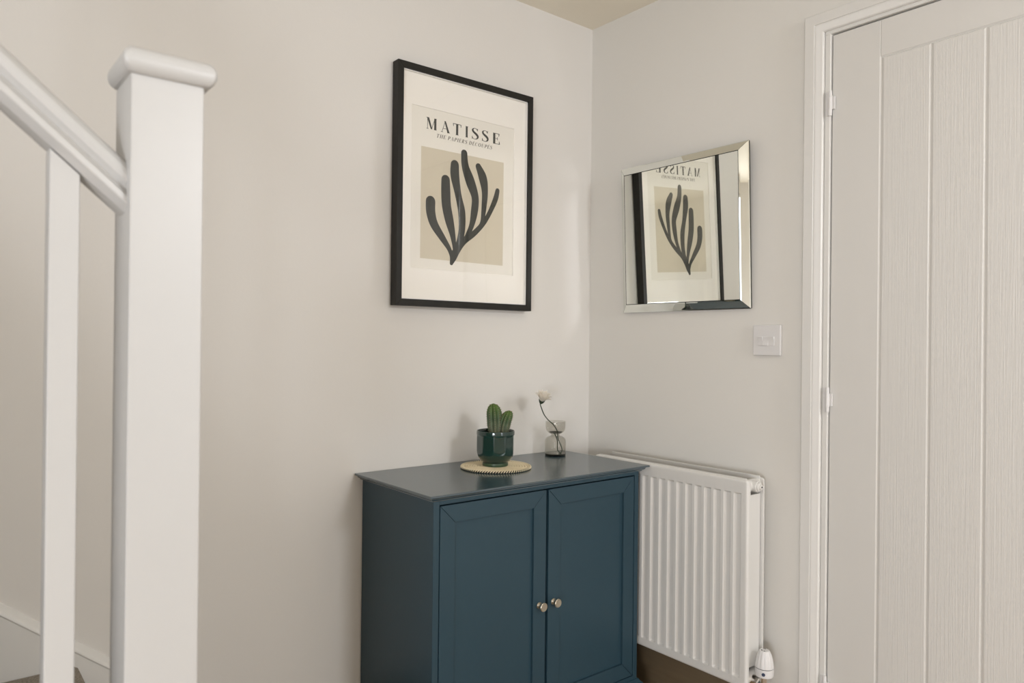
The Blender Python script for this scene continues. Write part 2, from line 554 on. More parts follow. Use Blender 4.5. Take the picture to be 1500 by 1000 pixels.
# ------------------------------------------------------------------ banister
ban = thing('stair_banister', (-1.669, -0.855, 0), 'white gloss stair banister with square newel post at the left, in the foreground', 'banister')
NX0, NX1, NY0, NY1 = -1.7137, -1.6247, -0.900, -0.811
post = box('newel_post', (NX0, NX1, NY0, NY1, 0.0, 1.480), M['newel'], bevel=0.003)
o = 0.0125
cv, cf, rings = [], [], []
for k in range(-6, 7):                       # half-round nosing on all four sides, crisp mitred corners
    a = k * pi / 12
    rings.append((o - 0.0120 * (1 - cos(a)), 1.4943 + 0.0165 * sin(a)))
for oo, z in rings:
    cv += [(NX0 - oo + 0.002, NY0 - oo, z), (NX1 + oo + 0.002, NY0 - oo, z), (NX1 + oo + 0.002, NY1 + oo - 0.006, z), (NX0 - oo + 0.002, NY1 + oo - 0.006, z)]
for i in range(len(rings) - 1):
    for k in range(4):
        cf.append((i * 4 + k, i * 4 + (k + 1) % 4, (i + 1) * 4 + (k + 1) % 4, (i + 1) * 4 + k))
cf += [(3, 2, 1, 0), tuple(4 * (len(rings) - 1) + k for k in range(4))]
cap = MB().add(cv, cf).build('newel_cap', M['newel'], smooth=True, auto=radians(50))
bvm = cap.modifiers.new('corner_round', 'BEVEL')
bvm.width, bvm.segments, bvm.limit_method, bvm.angle_limit = 0.005, 3, 'ANGLE', radians(50)
cap.modifiers.move(1, 0)
# handrail
hp = [(0, 0), (0.0180, 0.0012), (0.0288, 0.0074), (0.0302, 0.0092), (0.0305, 0.0115), (0.0300, 0.0155), (0.0270, 0.0188), (0.0225, 0.0212), (0.0205, 0.0240), (0.0225, 0.0270),
      (0.0275, 0.0305), (0.0290, 0.0360), (0.0275, 0.0420), (0.0220, 0.0485), (0.0125, 0.0530), (0, 0.0545)]
prof = hp + [(-a, b) for a, b in hp[-2:0:-1]]
SL = 0.868
nx = 1 / math.sqrt(1 + SL * SL)
mb = MB()
v = []
HX1 = -3.2
for x in (NX0, HX1):
    zb = 1.3035 - (x - NX0) * SL
    for a, b in prof:
        v.append((x, -0.855 - a, zb + b / nx))
n = len(prof)
f = [(i, (i + 1) % n, n + (i + 1) % n, n + i) for i in range(n)] + [tuple(range(n)), tuple(range(n, 2 * n))[::-1]]
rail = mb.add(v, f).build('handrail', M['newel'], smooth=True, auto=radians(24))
# closed outer string with its base rail (below the frame)
mb = MB()
v = []
for x in (NX0, HX1):
    zt = 0.545 - (x - NX0) * SL
    for a, b in ((-0.018, -0.34), (0.018, -0.34), (0.018, 0), (-0.018, 0)):
        v.append((x, -0.855 - a, max(zt + b, 0.0)))
f = [(0, 1, 5, 4), (1, 2, 6, 5), (2, 3, 7, 6), (3, 0, 4, 7), (0, 3, 2, 1), (4, 5, 6, 7)]
ostr = mb.add(v, f).build('outer_string', M['newel'])
mb = MB()
v = []
for x in (NX0, HX1):
    zt = 0.545 - (x - NX0) * SL
    for a, b in ((-0.030, 0), (0.030, 0), (0.030, 0.02), (0.024, 0.03), (-0.024, 0.03), (-0.030, 0.02)):
        v.append((x, -0.855 - a, zt + b))
n = 6
f = [(i, (i + 1) % n, n + (i + 1) % n, n + i) for i in range(n)] + [tuple(range(n)), tuple(range(n, 2 * n))[::-1]]
brail = mb.add(v, f).build('base_rail', M['newel'])
bals = []
for k in range(6):
    xc = -1.7800 - 0.112 * k
    zb = 0.575 - (xc - NX0) * SL
    zt = 1.3035 - (xc - NX0) * SL
    d = 0.0165
    m = MB()
    p = []
    for (zz, s) in ((zb, 1), (zt, 1)):
        for x_, y_ in ((-d, -d), (d, -d), (d, d), (-d, d)):
            p.append((xc + x_, -0.855 + y_, zz - x_ * SL))
    m.add(p, [(0, 1, 5, 4), (1, 2, 6, 5), (2, 3, 7, 6), (3, 0, 4, 7), (0, 3, 2, 1), (4, 5, 6, 7)])
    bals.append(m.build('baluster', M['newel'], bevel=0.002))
bpy.context.view_layer.update()
cap_p = cap
adopt(ban, post, rail, ostr, brail, *bals)
bpy.context.view_layer.update()
cap.parent = post
cap.matrix_parent_inverse = post.matrix_world.inverted()

# ------------------------------------------------------------------ cabinet
CZ = 0.766
cab = thing('blue_cabinet', (-0.54, -0.2, 0), 'dark teal-blue two-door cabinet in the corner beside the radiator', 'cabinet')
BX0, BX1, BY0, BY1 = -0.9175, -0.1560, -0.380, -0.006
P = []
P.append(box('side_panel', (BX0, BX0 + 0.018, BY0 + 0.0002, BY1, 0.095, CZ - 0.012), M['cab'], bevel=0.0012))
P.append(box('side_panel', (BX1 - 0.018, BX1, BY0 + 0.0002, BY1, 0.095, CZ - 0.012), M['cab'], bevel=0.0012))
P.append(box('back_panel', (BX0 + 0.018, BX1 - 0.018, BY1 - 0.008, BY1, 0.095, CZ - 0.02), M['cab']))
P.append(box('top_rail', (BX0 + 0.018, BX1 - 0.018, BY0, BY0 + 0.03, 0.7365, CZ - 0.010), M['cab'], bevel=0.0008))
P.append(box('bottom_rail', (BX0 + 0.018, BX1 - 0.018, BY0, BY1 - 0.01, 0.090, 0.1115), M['cab'], bevel=0.0008))
P.append(box('shelf', (BX0 + 0.018, BX1 - 0.018, BY0 + 0.03, BY1 - 0.01, 0.40, 0.418), M['dark']))


# top: flat board with a stepped ogee cornice on three sides (back flush)
def moulded_slab(name, x0, x1, y0, y1, steps, m, bevel=0.0008):
    """steps: (overhang, z) rings from top to bottom around front and both sides"""
    mb = MB()
    v = []
    for o_, z in steps:
        v += [(x0 - o_, y1, z), (x0 - o_, y0 - o_, z), (x1 + o_, y0 - o_, z), (x1 + o_, y1, z)]
    f = []
    n = len(steps)
    for i in range(n - 1):
        for k in range(4):
            k2 = (k + 1) % 4
            f.append((i * 4 + k, i * 4 + k2, (i + 1) * 4 + k2, (i + 1) * 4 + k))
    f.append((0, 1, 2, 3))
    f.append(tuple(4 * (n - 1) + k for k in (3, 2, 1, 0)))
    return mb.add(v, f).build(name, m, smooth=True, auto=radians(22))


P.append(moulded_slab('cabinet_top', BX0, BX1, BY0, BY1 + 0.003,
                      [(0.0225, CZ), (0.0240, CZ - 0.001), (0.0240, CZ - 0.0045), (0.0225, CZ - 0.0055), (0.0165, CZ - 0.0065), (0.0150, CZ - 0.0080),
                       (0.0140, CZ - 0.0110), (0.0105, CZ - 0.0140), (0.0070, CZ - 0.0155), (0.0065, CZ - 0.0180), (0.0005, CZ - 0.0188)], M['cabtop']))
P.append(moulded_slab('plinth', BX0, BX1, BY0, BY1,
                      [(0.0005, 0.1005), (0.004, 0.0990), (0.0060, 0.0950), (0.011, 0.0900), (0.0145, 0.0860), (0.0155, 0.0800), (0.0155, 0.0)], M['cab']))


def cab_door(x0, x1, knob_x, side):
    z0, z1 = 0.1140, 0.7330
    y0, y1 = BY0 - 0.0005, BY0 + 0.0185
    wd = 0.0455
    d = bpy.data.objects.new('door', None)
    COL.objects.link(d)
    d.location = ((x0 + x1) / 2, BY0, z0)
    bpy.context.view_layer.update()
    e = 0.00035
    fn = lambda a, b, dd: (a, dd, b)
    q = []
    c = [(x0, z0), (x1, z0), (x1, z1), (x0, z1)]
    ci = [(x0 + wd, z0 + wd), (x1 - wd, z0 + wd), (x1 - wd, z1 - wd), (x0 + wd, z1 - wd)]
    names = ['bottom_door_rail', 'door_stile', 'top_door_rail', 'door_stile']
    for i in range(4):
        j = (i + 1) % 4
        a, b_, cc, dd = Vector(c[i]), Vector(c[j]), Vector(ci[j]), Vector(ci[i])
        t = (b_ - a).normalized() * e * 1.6
        poly = [a + t, b_ - t, cc - t, dd + t]
        q.append(MB().prism([tuple(p) for p in poly], fn, y0, y1).build(names[i], M['cab'], bevel=0.0007, bseg=2))
    q.append(box('door_panel', (x0 + wd - 0.004, x1 - wd + 0.004, y0 + 0.0075, y1 - 0.003, z0 + wd - 0.004, z1 - wd + 0.004), M['cab']))
    # knob with a flat face, neck and rosette
    kb = MB()
    pr = [(0.0088, 0.0), (0.0092, 0.001), (0.0088, 0.0022), (0.0062, 0.0052), (0.0047, 0.009), (0.0050, 0.012), (0.0085, 0.0145), (0.0118, 0.0165),
          (0.0124, 0.0185), (0.0122, 0.0205), (0.0108, 0.0218), (0.0100, 0.0215)]
    kb.lathe(pr, 32, lambda r, t, z: (knob_x + r * cos(t), y0 - z, 0.4150 + r * sin(t)))
    q.append(kb.build('knob', M['nickel'], smooth=True))
    tag(q[-1], 'round brushed nickel knob')
    adopt(d, *q)
    return d


d1 = cab_door(-0.8975, -0.5425, -0.5660, 0)
d2 = cab_door(-0.5335, -0.1780, -0.5125, 1)
bpy.context.view_layer.update()
P.append(box('centre_strip', (-0.560, -0.515, BY0 + 0.0190, BY0 + 0.030, 0.1115, 0.7365), M['dark']))
adopt(cab, *P)
for d in (d1, d2):
    d.parent = cab
    d.matrix_parent_inverse = cab.matrix_world.inverted()

# ------------------------------------------------------------------ radiator
rad = thing('panel_radiator', (-0.085, -0.455, 0.0), 'white double-panel radiator on the right wall behind the cabinet', 'radiator')
RY_R, RY_L, RZ0, RZ1 = -0.7515, -0.1575, 0.1905, 0.7705
GZ0, GZ1 = 0.2165, 0.7318
P = []


def corrugated(name, xf, sign, depth=0.0062):
    ys = [(RY_R, 0.0070), (RY_R + 0.001, 0.0035), (RY_R + 0.003, 0.0012), (RY_R + 0.006, 0.0002), (RY_R + 0.010, 0.0)]
    ym = [0, 0, 0, 0, 0]
    k = 0
    while True:
        yh = -0.7055 + 0.0334 * k
        if yh > RY_L - 0.012:
            break
        a = yh - 0.0245
        for yy, dd in ((a, 0), (a + 0.0012, 0.4), (a + 0.0038, 0.93), (a + 0.006, 1), (yh - 0.0075, 1), (yh - 0.005, 0.93), (yh - 0.0015, 0.35), (yh, 0)):
            ys.append((yy, 0.0))
            ym.append(dd)
        k += 1
    ys += [(RY_L - 0.010, 0), (RY_L - 0.006, 0.0002), (RY_L - 0.003, 0.0012), (RY_L - 0.001, 0.0035), (RY_L, 0.0070)]
    ym += [0, 0, 0, 0, 0]
    zs = [(RZ0, 0.007, 0), (RZ0 + 0.001, 0.0035, 0), (RZ0 + 0.003, 0.0012, 0), (RZ0 + 0.006, 0.0002, 0), (RZ0 + 0.010, 0, 0), (GZ0, 0, 0), (GZ0 + 0.0012, 0, 0.35),
          (GZ0 + 0.004, 0, 0.93), (GZ0 + 0.007, 0, 1), (GZ1 - 0.007, 0, 1), (GZ1 - 0.004, 0, 0.93), (GZ1 - 0.0012, 0, 0.35), (GZ1, 0, 0), (RZ1 - 0.010, 0, 0),
          (RZ1 - 0.006, 0.0002, 0), (RZ1 - 0.003, 0.0012, 0), (RZ1 - 0.001, 0.0035, 0), (RZ1, 0.007, 0)]
    v, f = [], []
    nz = len(zs)
    for (y, e), g in zip(ys, ym):
        for z, ez, gz in zs:
            v.append((xf + sign * (max(e, ez) + depth * g * gz), y, z))
    rc = 0.0125                                  # rounded panel corners
    for i, (x, y, z) in enumerate(v):
        dy, dz = min(y - RY_R, RY_L - y), min(z - RZ0, RZ1 - z)
        if dy < rc and dz < rc:
            q = math.hypot(rc - dy, rc - dz)
            m_ = max(rc - dy, rc - dz)
            if q > m_ > 0:
                k_ = m_ / q
                ny_, nz_ = rc - (rc - dy) * k_, rc - (rc - dz) * k_
                y = RY_R + ny_ if y - RY_R < RY_L - y else RY_L - ny_
                z = RZ0 + nz_ if z - RZ0 < RZ1 - z else RZ1 - nz_
                v[i] = (x, y, z)
    ny = len(ys)
    for i in range(ny - 1):
        for j in range(nz - 1):
            f.append((i * nz + j, (i + 1) * nz + j, (i + 1) * nz + j + 1, i * nz + j + 1))
    m = MB().add(v, f)
    # flat back sheet and rim
    ring = [i * nz for i in range(ny)] + [(ny - 1) * nz + j for j in range(1, nz)] + [i * nz + nz - 1 for i in range(ny - 2, -1, -1)] + [j for j in range(nz - 2, 0, -1)]
    base = len(m.v)
    for i in ring:
        x, y, z = m.v[i]
        m.v.append((xf + sign * 0.0125, y, z))
    n = len(ring)
    for i in range(n):
        m.f.append((ring[i], ring[(i + 1) % n], base + (i + 1) % n, base + i))
        m.mi.append(0)
    m.f.append(tuple(range(base, base + n)))
    m.mi.append(0)
    return m.build(name, M['rad'], smooth=True, auto=radians(50))


P.append(corrugated('front_panel', -0.1280, 1))
P.append(corrugated('rear_panel', -0.0400, -1))
# pressed lips along the two top edges
P.append(box('top_lip', (-0.1175, -0.1135, RY_R + 0.012, RY_L - 0.012, 0.758, 0.7725), M['rad'], bevel=0.0015))
P.append(box('top_lip', (-0.0540, -0.0500, RY_R + 0.012, RY_L - 0.012, 0.758, 0.7745), M['rad'], bevel=0.0015))
# convector fins: one folded sheet between the panels
v, f = [], []
yy = RY_R + 0.03
k = 0
pts = []
while yy < RY_L - 0.03:
    pts += [(-0.1130, yy), (-0.1130, yy + 0.008), (-0.0860, yy + 0.011), (-0.0860, yy + 0.019)]
    yy += 0.022
for x, y in pts:
    v += [(x, y, 0.25), (x, y, 0.72)]
for i in range(len(pts) - 1):
    f.append((2 * i, 2 * i + 2, 2 * i + 3, 2 * i + 1))
P.append(MB().add(v, f).build('convector_fins', M['fin']))
P.append(box('side_plate', (-0.1145, -0.0560, -0.7445, -0.7415, 0.2440, 0.7260), M['rad'], bevel=0.001))
# top corner connector with bleed plug
c = MB()
c.lathe([(0.0175, -0.1160), (0.0175, -0.0535)], 24, lambda r, t, z: (z, -0.7300 + r * cos(t), 0.7490 + r * sin(t)))
P.append(c.build('corner_connector', M['rad'], smooth=True))
c = MB()
c.lathe([(0.0155, 0), (0.0160, 0.008), (0.0160, 0.0245), (0.0150, 0.0265), (0.0128, 0.0268), (0.0122, 0.0255), (0.0122, 0.0290), (0.0118, 0.0310), (0.0075, 0.0318),
         (0.0070, 0.0360), (0.0062, 0.0375)], 28, lambda r, t, z: (-0.0850 + r * cos(t), -0.7300 - z, 0.7490 + r * sin(t)))
c.lathe([(0.0026, 0.0374), (0.0026, 0.0379)], 12, lambda r, t, z: (-0.0850 + r * cos(t), -0.7300 - z, 0.7490 + r * sin(t)), mi=1)
P.append(c.build('bleed_plug', [M['rad'], M['dark']], smooth=True))
# lower corner: connector, tail, valve
c = MB()
c.lathe([(0.0175, -0.1160), (0.0175, -0.0535)], 24, lambda r, t, z: (z, -0.7300 + r * cos(t), 0.2130 + r * sin(t)))
P.append(c.build('corner_connector', M['rad'], smooth=True))
c = MB()
c.lathe([(0.0130, 0.0), (0.0130, 0.020), (0.0085, 0.021), (0.0085, 0.034)], 24, lambda r, t, z: (-0.0850 + r * cos(t), -0.7400 - z, 0.2080 + r * sin(t)))
c.lathe([(0.0085, 0.10), (0.0085, 0.185), (0.0125, 0.186), (0.0125, 0.232)], 24, lambda r, t, z: (-0.0850 + r * cos(t), -0.7800 + r * sin(t), z))
c.lathe([(0.0140, 0.018), (0.0140, 0.034)], 6, lambda r, t, z: (-0.0850 + r * cos(t), -0.7400 - z, 0.2080 + r * sin(t)))
P.append(c.build('valve_body', M['chrome'], smooth=True))
c = MB()
c.tube([(-0.085, -0.78, 0.0), (-0.085, -0.78, 0.11)], 0.0075, 16)
P.append(c.build('pipe', M['rad'], smooth=True))
trv = bpy.data.objects.new('thermostatic_valve', None)
COL.objects.link(trv)
trv.location = (-0.085, -0.7805, 0.2300)
c = MB()
c.lathe([(0.0150, 0.0), (0.0235, 0.001), (0.0248, 0.0030), (0.0255, 0.0220), (0.0250, 0.0235)], 40)
b1 = c.build('valve_collar', M['plastic'], smooth=True)
b1.parent = trv
c = MB()
c.lathe([(0.0236, 0.0230), (0.0236, 0.0260)], 40)
b2 = c.build('dial_ring', M['black_mark'], smooth=True)
b2.parent = trv
b2['label'] = 'thin black ring between cap and collar'
c = MB()
NS = 96
v_prof = [(0.0252, 0.0255), (0.0256, 0.0275), (0.0246, 0.0360), (0.0225, 0.0480), (0.0190, 0.0600), (0.0150, 0.0685), (0.0138, 0.0705), (0.0125, 0.0712)]


def ribf(r, t, z):
    a = max(0.0, 1 - abs(z - 0.047) / 0.021)
    g = (0.5 + 0.5 * cos(t * 12)) ** 3
    r2_ = r - 0.0016 * g * min(1, a * 2.5)
    return (r2_ * cos(t), r2_ * sin(t), z)


c.lathe(v_prof, NS, ribf)
b3 = c.build('valve_cap', M['plastic'], smooth=True)
b3.parent = trv
c = MB()
for a0, a1 in ((0.15, 0.95), (2.2, 2.9), (3.4, 3.9)):
    seg = 6
    vv = []
    for i in range(seg + 1):
        a = a0 + (a1 - a0) * i / seg
        vv += [(0.0068 * cos(a), 0.0068 * sin(a), 0.0712), (0.0098 * cos(a), 0.0098 * sin(a), 0.0712), (0.0068 * cos(a), 0.0068 * sin(a), 0.0716), (0.0098 * cos(a), 0.0098 * sin(a), 0.0716)]
    ff = []
    for i in range(seg):
        j = 4 * i
        ff += [(j + 2, j + 3, j + 7, j + 6), (j, j + 4, j + 5, j + 1), (j, j + 2, j + 6, j + 4), (j + 1, j + 5, j + 7, j + 3)]
    ff += [(0, 1, 3, 2), (4 * seg, 4 * seg + 2, 4 * seg + 3, 4 * seg + 1)]
    c.add(vv, ff)
b4 = c.build('cap_slots', M['black_mark'])
b4.parent = trv
# round printed emblem on the collar, facing the room
ang = math.atan2(-1.14, -1.83) - 0.10
c = MB()
vv = []
for rr in (0.0258, 0.0261):
    for i in range(16):
        t = 2 * pi * i / 16
        aa = ang + 0.0048 * cos(t) / 0.0255
        vv.append((rr * cos(aa), rr * sin(aa), 0.0125 + 0.0048 * sin(t)))
ff = [tuple(range(16))[::-1], tuple(range(16, 32))] + [(i, (i + 1) % 16, 16 + (i + 1) % 16, 16 + i) for i in range(16)]
c.add(vv, ff)
b5 = c.build('valve_emblem', M['blue_dot'])
b5.parent = trv
# brackets to the wall
for yb in (-0.25, -0.66):
    P.append(box('wall_bracket', (-0.042, -0.0015, yb - 0.014, yb + 0.014, 0.28, 0.68), M['rad'], bevel=0.001))
adopt(rad, *P)
bpy.context.view_layer.update()
trv.parent = rad
trv.matrix_parent_inverse = rad.matrix_world.inverted()

# ------------------------------------------------------------------ light switch
sw = thing('light_switch', (0, -0.7296, 1.1597), 'white square three-gang light switch between the mirror and the door', 'light switch')
P = [box('switch_plate', (-0.0095, 0.0, -0.7745, -0.6850, 1.1150, 1.2040), M['plastic'], bevel=0.0030, bseg=3)]
P.append(box('rocker_surround', (-0.0102, -0.008, -0.7548, -0.7000, 1.1440, 1.1700), M['plastic'], bevel=0.0005))
for k in range(3):
    ya = -0.7540 + k * 0.0180
    m = MB()
    t = [(-0.0140, 1.1695), (-0.0105, 1.1570), (-0.0110, 1.1445), (-0.009, 1.1445), (-0.009, 1.1695)]
    if k == 1:
        t = [(-0.0110, 1.1695), (-0.0105, 1.1570), (-0.0140, 1.1445), (-0.009, 1.1445), (-0.009, 1.1695)]
    m.prism(t, lambda a, b, d: (a, d, b), ya, ya + 0.0168)
    P.append(m.build('rocker', M['plastic'], bevel=0.0006))
adopt(sw, *P)

# ------------------------------------------------------------------ mirror
mir = thing('wall_mirror', (-0.004, -0.4275, 1.2530), 'square mirror with sloping mirrored edges on the right wall', 'mirror')
MW, MH = 0.503, 0.494
BW, BT = 0.0262, 0.0215
P = []
hw = MW / 2


def mir_pt(a, b, d):          # a along -y, b up, d out from the wall
    return (-d, -a, b)


P.append(MB().prism([(-hw + 0.001, 0.001), (hw - 0.001, 0.001), (hw - 0.001, MH - 0.001), (-hw + 0.001, MH - 0.001)], mir_pt, 0.0, 0.0045).build('backing_board', M['mirror_edge']))
e = 0.0012
a0, a1, c0, c1 = -hw + BW + e, hw - BW - e, BW + e, MH - BW - e
P.append(MB().prism([(a0, c0), (a1, c0), (a1, c1), (a0, c1)], mir_pt, 0.0045, BT - 0.0009).build('mirror_core', M['mirror_edge']))
P.append(MB().prism([(a0 + .0008, c0 + .0008), (a1 - .0008, c0 + .0008), (a1 - .0008, c1 - .0008), (a0 + .0008, c1 - .0008)], mir_pt, BT - 0.0008, BT).build('mirror_plate', M['mirror']))
# four sloping mirror strips, each with its own narrow polished edge next to the plate
oc = [(-hw, 0), (hw, 0), (hw, MH), (-hw, MH)]
ic = [(a0 - e, c0 - e), (a1 + e, c0 - e), (a1 + e, c1 + e), (a0 - e, c1 + e)]
for i in range(4):
    j = (i + 1) % 4
    O0, O1, I1, I0 = [Vector(p) for p in (oc[i], oc[j], ic[j], ic[i])]
    t = (O1 - O0).normalized() * 0.0005
    O0, O1, I0, I1 = O0 + t, O1 - t, I0 + t, I1 - t
    # polished chamfer: outer 9% of the strip is steeper
    E0, E1 = O0.lerp(I0, 0.10), O1.lerp(I1, 0.10)
    F0, F1 = O0.lerp(I0, 0.86), O1.lerp(I1, 0.86)
    dz = [0.0065, 0.0088, BT - 0.0002, BT + 0.0003]
    ring = [(O0, O1, dz[0]), (E0, E1, dz[1]), (F0, F1, dz[2] - 0.0012), (I0, I1, dz[3])]
    v = []
    for p, q, d in ring:
        v += [mir_pt(p.x, p.y, d), mir_pt(q.x, q.y, d)]
    v += [mir_pt(O0.x, O0.y, 0.0045), mir_pt(O1.x, O1.y, 0.0045), mir_pt(I0.x, I0.y, 0.0045), mir_pt(I1.x, I1.y, 0.0045)]
    f = [(0, 1, 3, 2), (2, 3, 5, 4), (4, 5, 7, 6), (8, 9, 1, 0), (6, 7, 11, 10), (8, 10, 11, 9), (0, 2, 4, 6, 10, 8), (1, 9, 11, 7, 5, 3)]
    m = MB()
    m.add(v, f)
    m.mi = [0, 0, 0, 1, 1, 1, 1, 1]
    P.append(m.build('bevelled_strip', [M['mirror'], M['mirror_edge']]))
for p_ in P:
    p_.parent = mir
# it leans forward a little at the top, as hung mirrors do
mir.rotation_euler = (0, -math.asin(0.020 / MH), 0)

# ------------------------------------------------------------------ framed print
pic = thing('framed_poster', (-0.5725, 0, 1.2520), 'black framed poster of a dark branching frond on the left wall above the cabinet', 'picture')
PX0, PX1, PZ0_, PZ1_ = -0.8325, -0.3125, 1.2515, 1.9715
FW, FD = 0.0198, 0.036
P = []
c = [(PX0, PZ0_), (PX1, PZ0_), (PX1, PZ1_), (PX0, PZ1_)]
ci = [(PX0 + FW, PZ0_ + FW), (PX1 - FW, PZ0_ + FW), (PX1 - FW, PZ1_ - FW), (PX0 + FW, PZ1_ - FW)]
fn = lambda a, b, d: (a, -d, b)
for i in range(4):
    j = (i + 1) % 4
    P.append(MB().prism([c[i], c[j], ci[j], ci[i]], fn, 0.004, FD).build('frame_side', M['black_wood'], bevel=0.0006, bseg=1))
P.append(box('backing_board', (PX0 + 0.004, PX1 - 0.004, -0.014, -0.004, PZ0_ + 0.004, PZ1_ - 0.004), M['mount']))
# white spacer fillets between glass and mount
ii = FW - 0.001
s0, s1, t0, t1 = PX0 + ii, PX1 - ii, PZ0_ + ii, PZ1_ - ii
for q in ((s0, s0 + 0.0035, t0, t1), (s1 - 0.0035, s1, t0, t1), (s0, s1, t0, t0 + 0.0035), (s0, s1, t1 - 0.0035, t1)):
    P.append(box('spacer', (q[0], q[1], -0.0300, -0.0205, q[2], q[3]), M['fillet']))
# mount with a bevelled window
w0, w1, z0_, z1_ = -0.7745, -0.3815, 1.3670, 1.8545
mb = MB()
bv = 0.0012
rings = [((PX0 + 0.006, PX1 - 0.006, PZ0_ + 0.006, PZ1_ - 0.006), -0.0175), ((PX0 + 0.006, PX1 - 0.006, PZ0_ + 0.006, PZ1_ - 0.006), -0.0205),
         ((w0 - bv, w1 + bv, z0_ - bv, z1_ + bv), -0.0205), ((w0, w1, z0_, z1_), -0.0190), ((w0, w1, z0_, z1_), -0.0175)]
v, f = [], []
for (xa_, xb_, za_, zb_), y in rings:
    v += [(xa_, y, za_), (xb_, y, za_), (xb_, y, zb_), (xa_, y, zb_)]
for i in range(len(rings)):
    j = (i + 1) % len(rings)
    for k in range(4):
        k2 = (k + 1) % 4
        f.append((i * 4 + k, i * 4 + k2, j * 4 + k2, j * 4 + k))
P.append(mb.add(v, f).build('mount_board', M['mount']))
prt = box('print_sheet', (w0 - 0.01, w1 + 0.01, -0.0172, -0.0150, z0_ - 0.01, z1_ + 0.01), M['print'])
bei = box('beige_panel', (-0.7400, -0.4225, -0.0174, -0.0171, 1.3975, 1.7365), M['beige'])
bei['label'] = 'beige printed rectangle'

# plant motif: six round-ended fronds drawn as tapering brush strokes
FR = [[(-0.1266, -0.0364, 0.0172), (-0.1255, -0.0684, 0.0166), (-0.1134, -0.1035, 0.0148), (-0.0829, -0.1422, 0.0115), (-0.0572, -0.1741, 0.008), (-0.0459, -0.1997, 0.007)],
      [(-0.0726, 0.0371, 0.0158), (-0.0715, 0.0014, 0.0171), (-0.0685, -0.0404, 0.0171), (-0.057, -0.0867, 0.016), (-0.0436, -0.133, 0.0103), (-0.0366, -0.1749, 0.0064), (-0.0414, -0.1993, 0.0077)],
      [(-0.0388, 0.089, 0.0155), (-0.0377, 0.054, 0.0167), (-0.0246, -0.0028, 0.0123), (-0.0109, -0.0546, 0.0138), (-0.0095, -0.1081, 0.0124), (-0.0175, -0.1465, 0.0111), (-0.0333, -0.18, 0.009)],
      [(-0.0035, 0.1313, 0.0118), (0.0009, 0.0922, 0.0138), (0.0208, 0.0466, 0.0179), (0.0408, -0.0021, 0.0141), (0.0381, -0.0487, 0.0135), (0.028, -0.0933, 0.0094), (0.0086, -0.1332, 0.008)],
      [(0.0523, 0.0982, 0.0108), (0.0705, 0.0649, 0.0164), (0.0793, 0.0223, 0.0124), (0.0771, -0.022, 0.0103), (0.071, -0.0721, 0.0075), (0.065, -0.0892, 0.0081)],
      [(0.1307, 0.0316, 0.0084), (0.1227, 0.0032, 0.0098), (0.1009, -0.0411, 0.0083), (0.0752, -0.0799, 0.0085), (0.0383, -0.1166, 0.0094), (-0.0012, -0.1449, 0.0112), (-0.0269, -0.1741, 0.013), (-0.0402, -0.1992, 0.0122), (-0.0476, -0.2184, 0.0065)]]


def catmull(p, n=8):
    q = [p[0]] + list(p) + [p[-1]]
    out = []
    for i in range(1, len(q) - 2):
        for k in range(n):
            t = k / n
            out.append(tuple(0.5 * ((2 * q[i][c_]) + (-q[i - 1][c_] + q[i + 1][c_]) * t + (2 * q[i - 1][c_] - 5 * q[i][c_] + 4 * q[i + 1][c_] - q[i + 2][c_]) * t * t
                                    + (-q[i - 1][c_] + 3 * q[i][c_] - 3 * q[i + 1][c_] + q[i + 2][c_]) * t ** 3) for c_ in range(len(p[0]))))
    out.append(tuple(p[-1]))
    return out


fronds = MB()
for fi, st in enumerate(FR):
    cp = catmull(st)
    L_, R_ = [], []
    for i, (x, z, r) in enumerate(cp):
        xa_, za_, _ = cp[max(i - 1, 0)]
        xb_, zb_, _ = cp[min(i + 1, len(cp) - 1)]
        t = Vector((xb_ - xa_, zb_ - za_)).normalized()
        nrm = Vector((-t.y, t.x))
        L_.append((x + nrm.x * r, z + nrm.y * r))
        R_.append((x - nrm.x * r, z - nrm.y * r))
    yy = -0.01745 - 0.00004 * fi
    v = [(a + -0.578, yy, b + 1.609) for a, b in L_ + R_]
    n = len(L_)
    fronds.add(v, [(i, i + 1, n + i + 1, n + i) for i in range(n - 1)])
    for (x, z, r), nb in ((cp[0], cp[1]), (cp[-1], cp[-2])):
        t = math.atan2(z - nb[1], x - nb[0])
        arc = [(x + r * cos(t + a), z + r * sin(t + a)) for a in [(-pi / 2 + pi * k / 12) for k in range(13)]]
        fronds.add([(a - 0.578, yy, b + 1.609) for a, b in arc], [tuple(range(13))])
fr = fronds.build('frond_motif', M['ink'])
fr['label'] = 'dark green-black branching frond shape'


# ---- lettering: high-contrast serif capitals made of strokes (unit cap height)
def S_curve():
    pts = [(0.47, 0.80, .02), (0.44, 0.90, .035), (0.34, 0.975, .022), (0.22, 0.985, .02), (0.11, 0.91, .045), (0.08, 0.80, .065), (0.13, 0.68, .075), (0.25, 0.575, .085),
           (0.38, 0.47, .088), (0.48, 0.35, .08), (0.50, 0.22, .065), (0.44, 0.09, .045), (0.30, 0.015, .022), (0.17, 0.02, .022), (0.07, 0.10, .03), (0.03, 0.24, .022)]
    return catmull(pts, 4)


TH, HL = 0.085, 0.018     # half widths of stems and hairlines


def stem_(x, a=0, b=1, w_=TH):
    return [(x, a, w_), (x, b, w_)]


def serif(x, z, w_=0.13):
    return [(x - w_, z, -HL), (x + w_, z, -HL)]


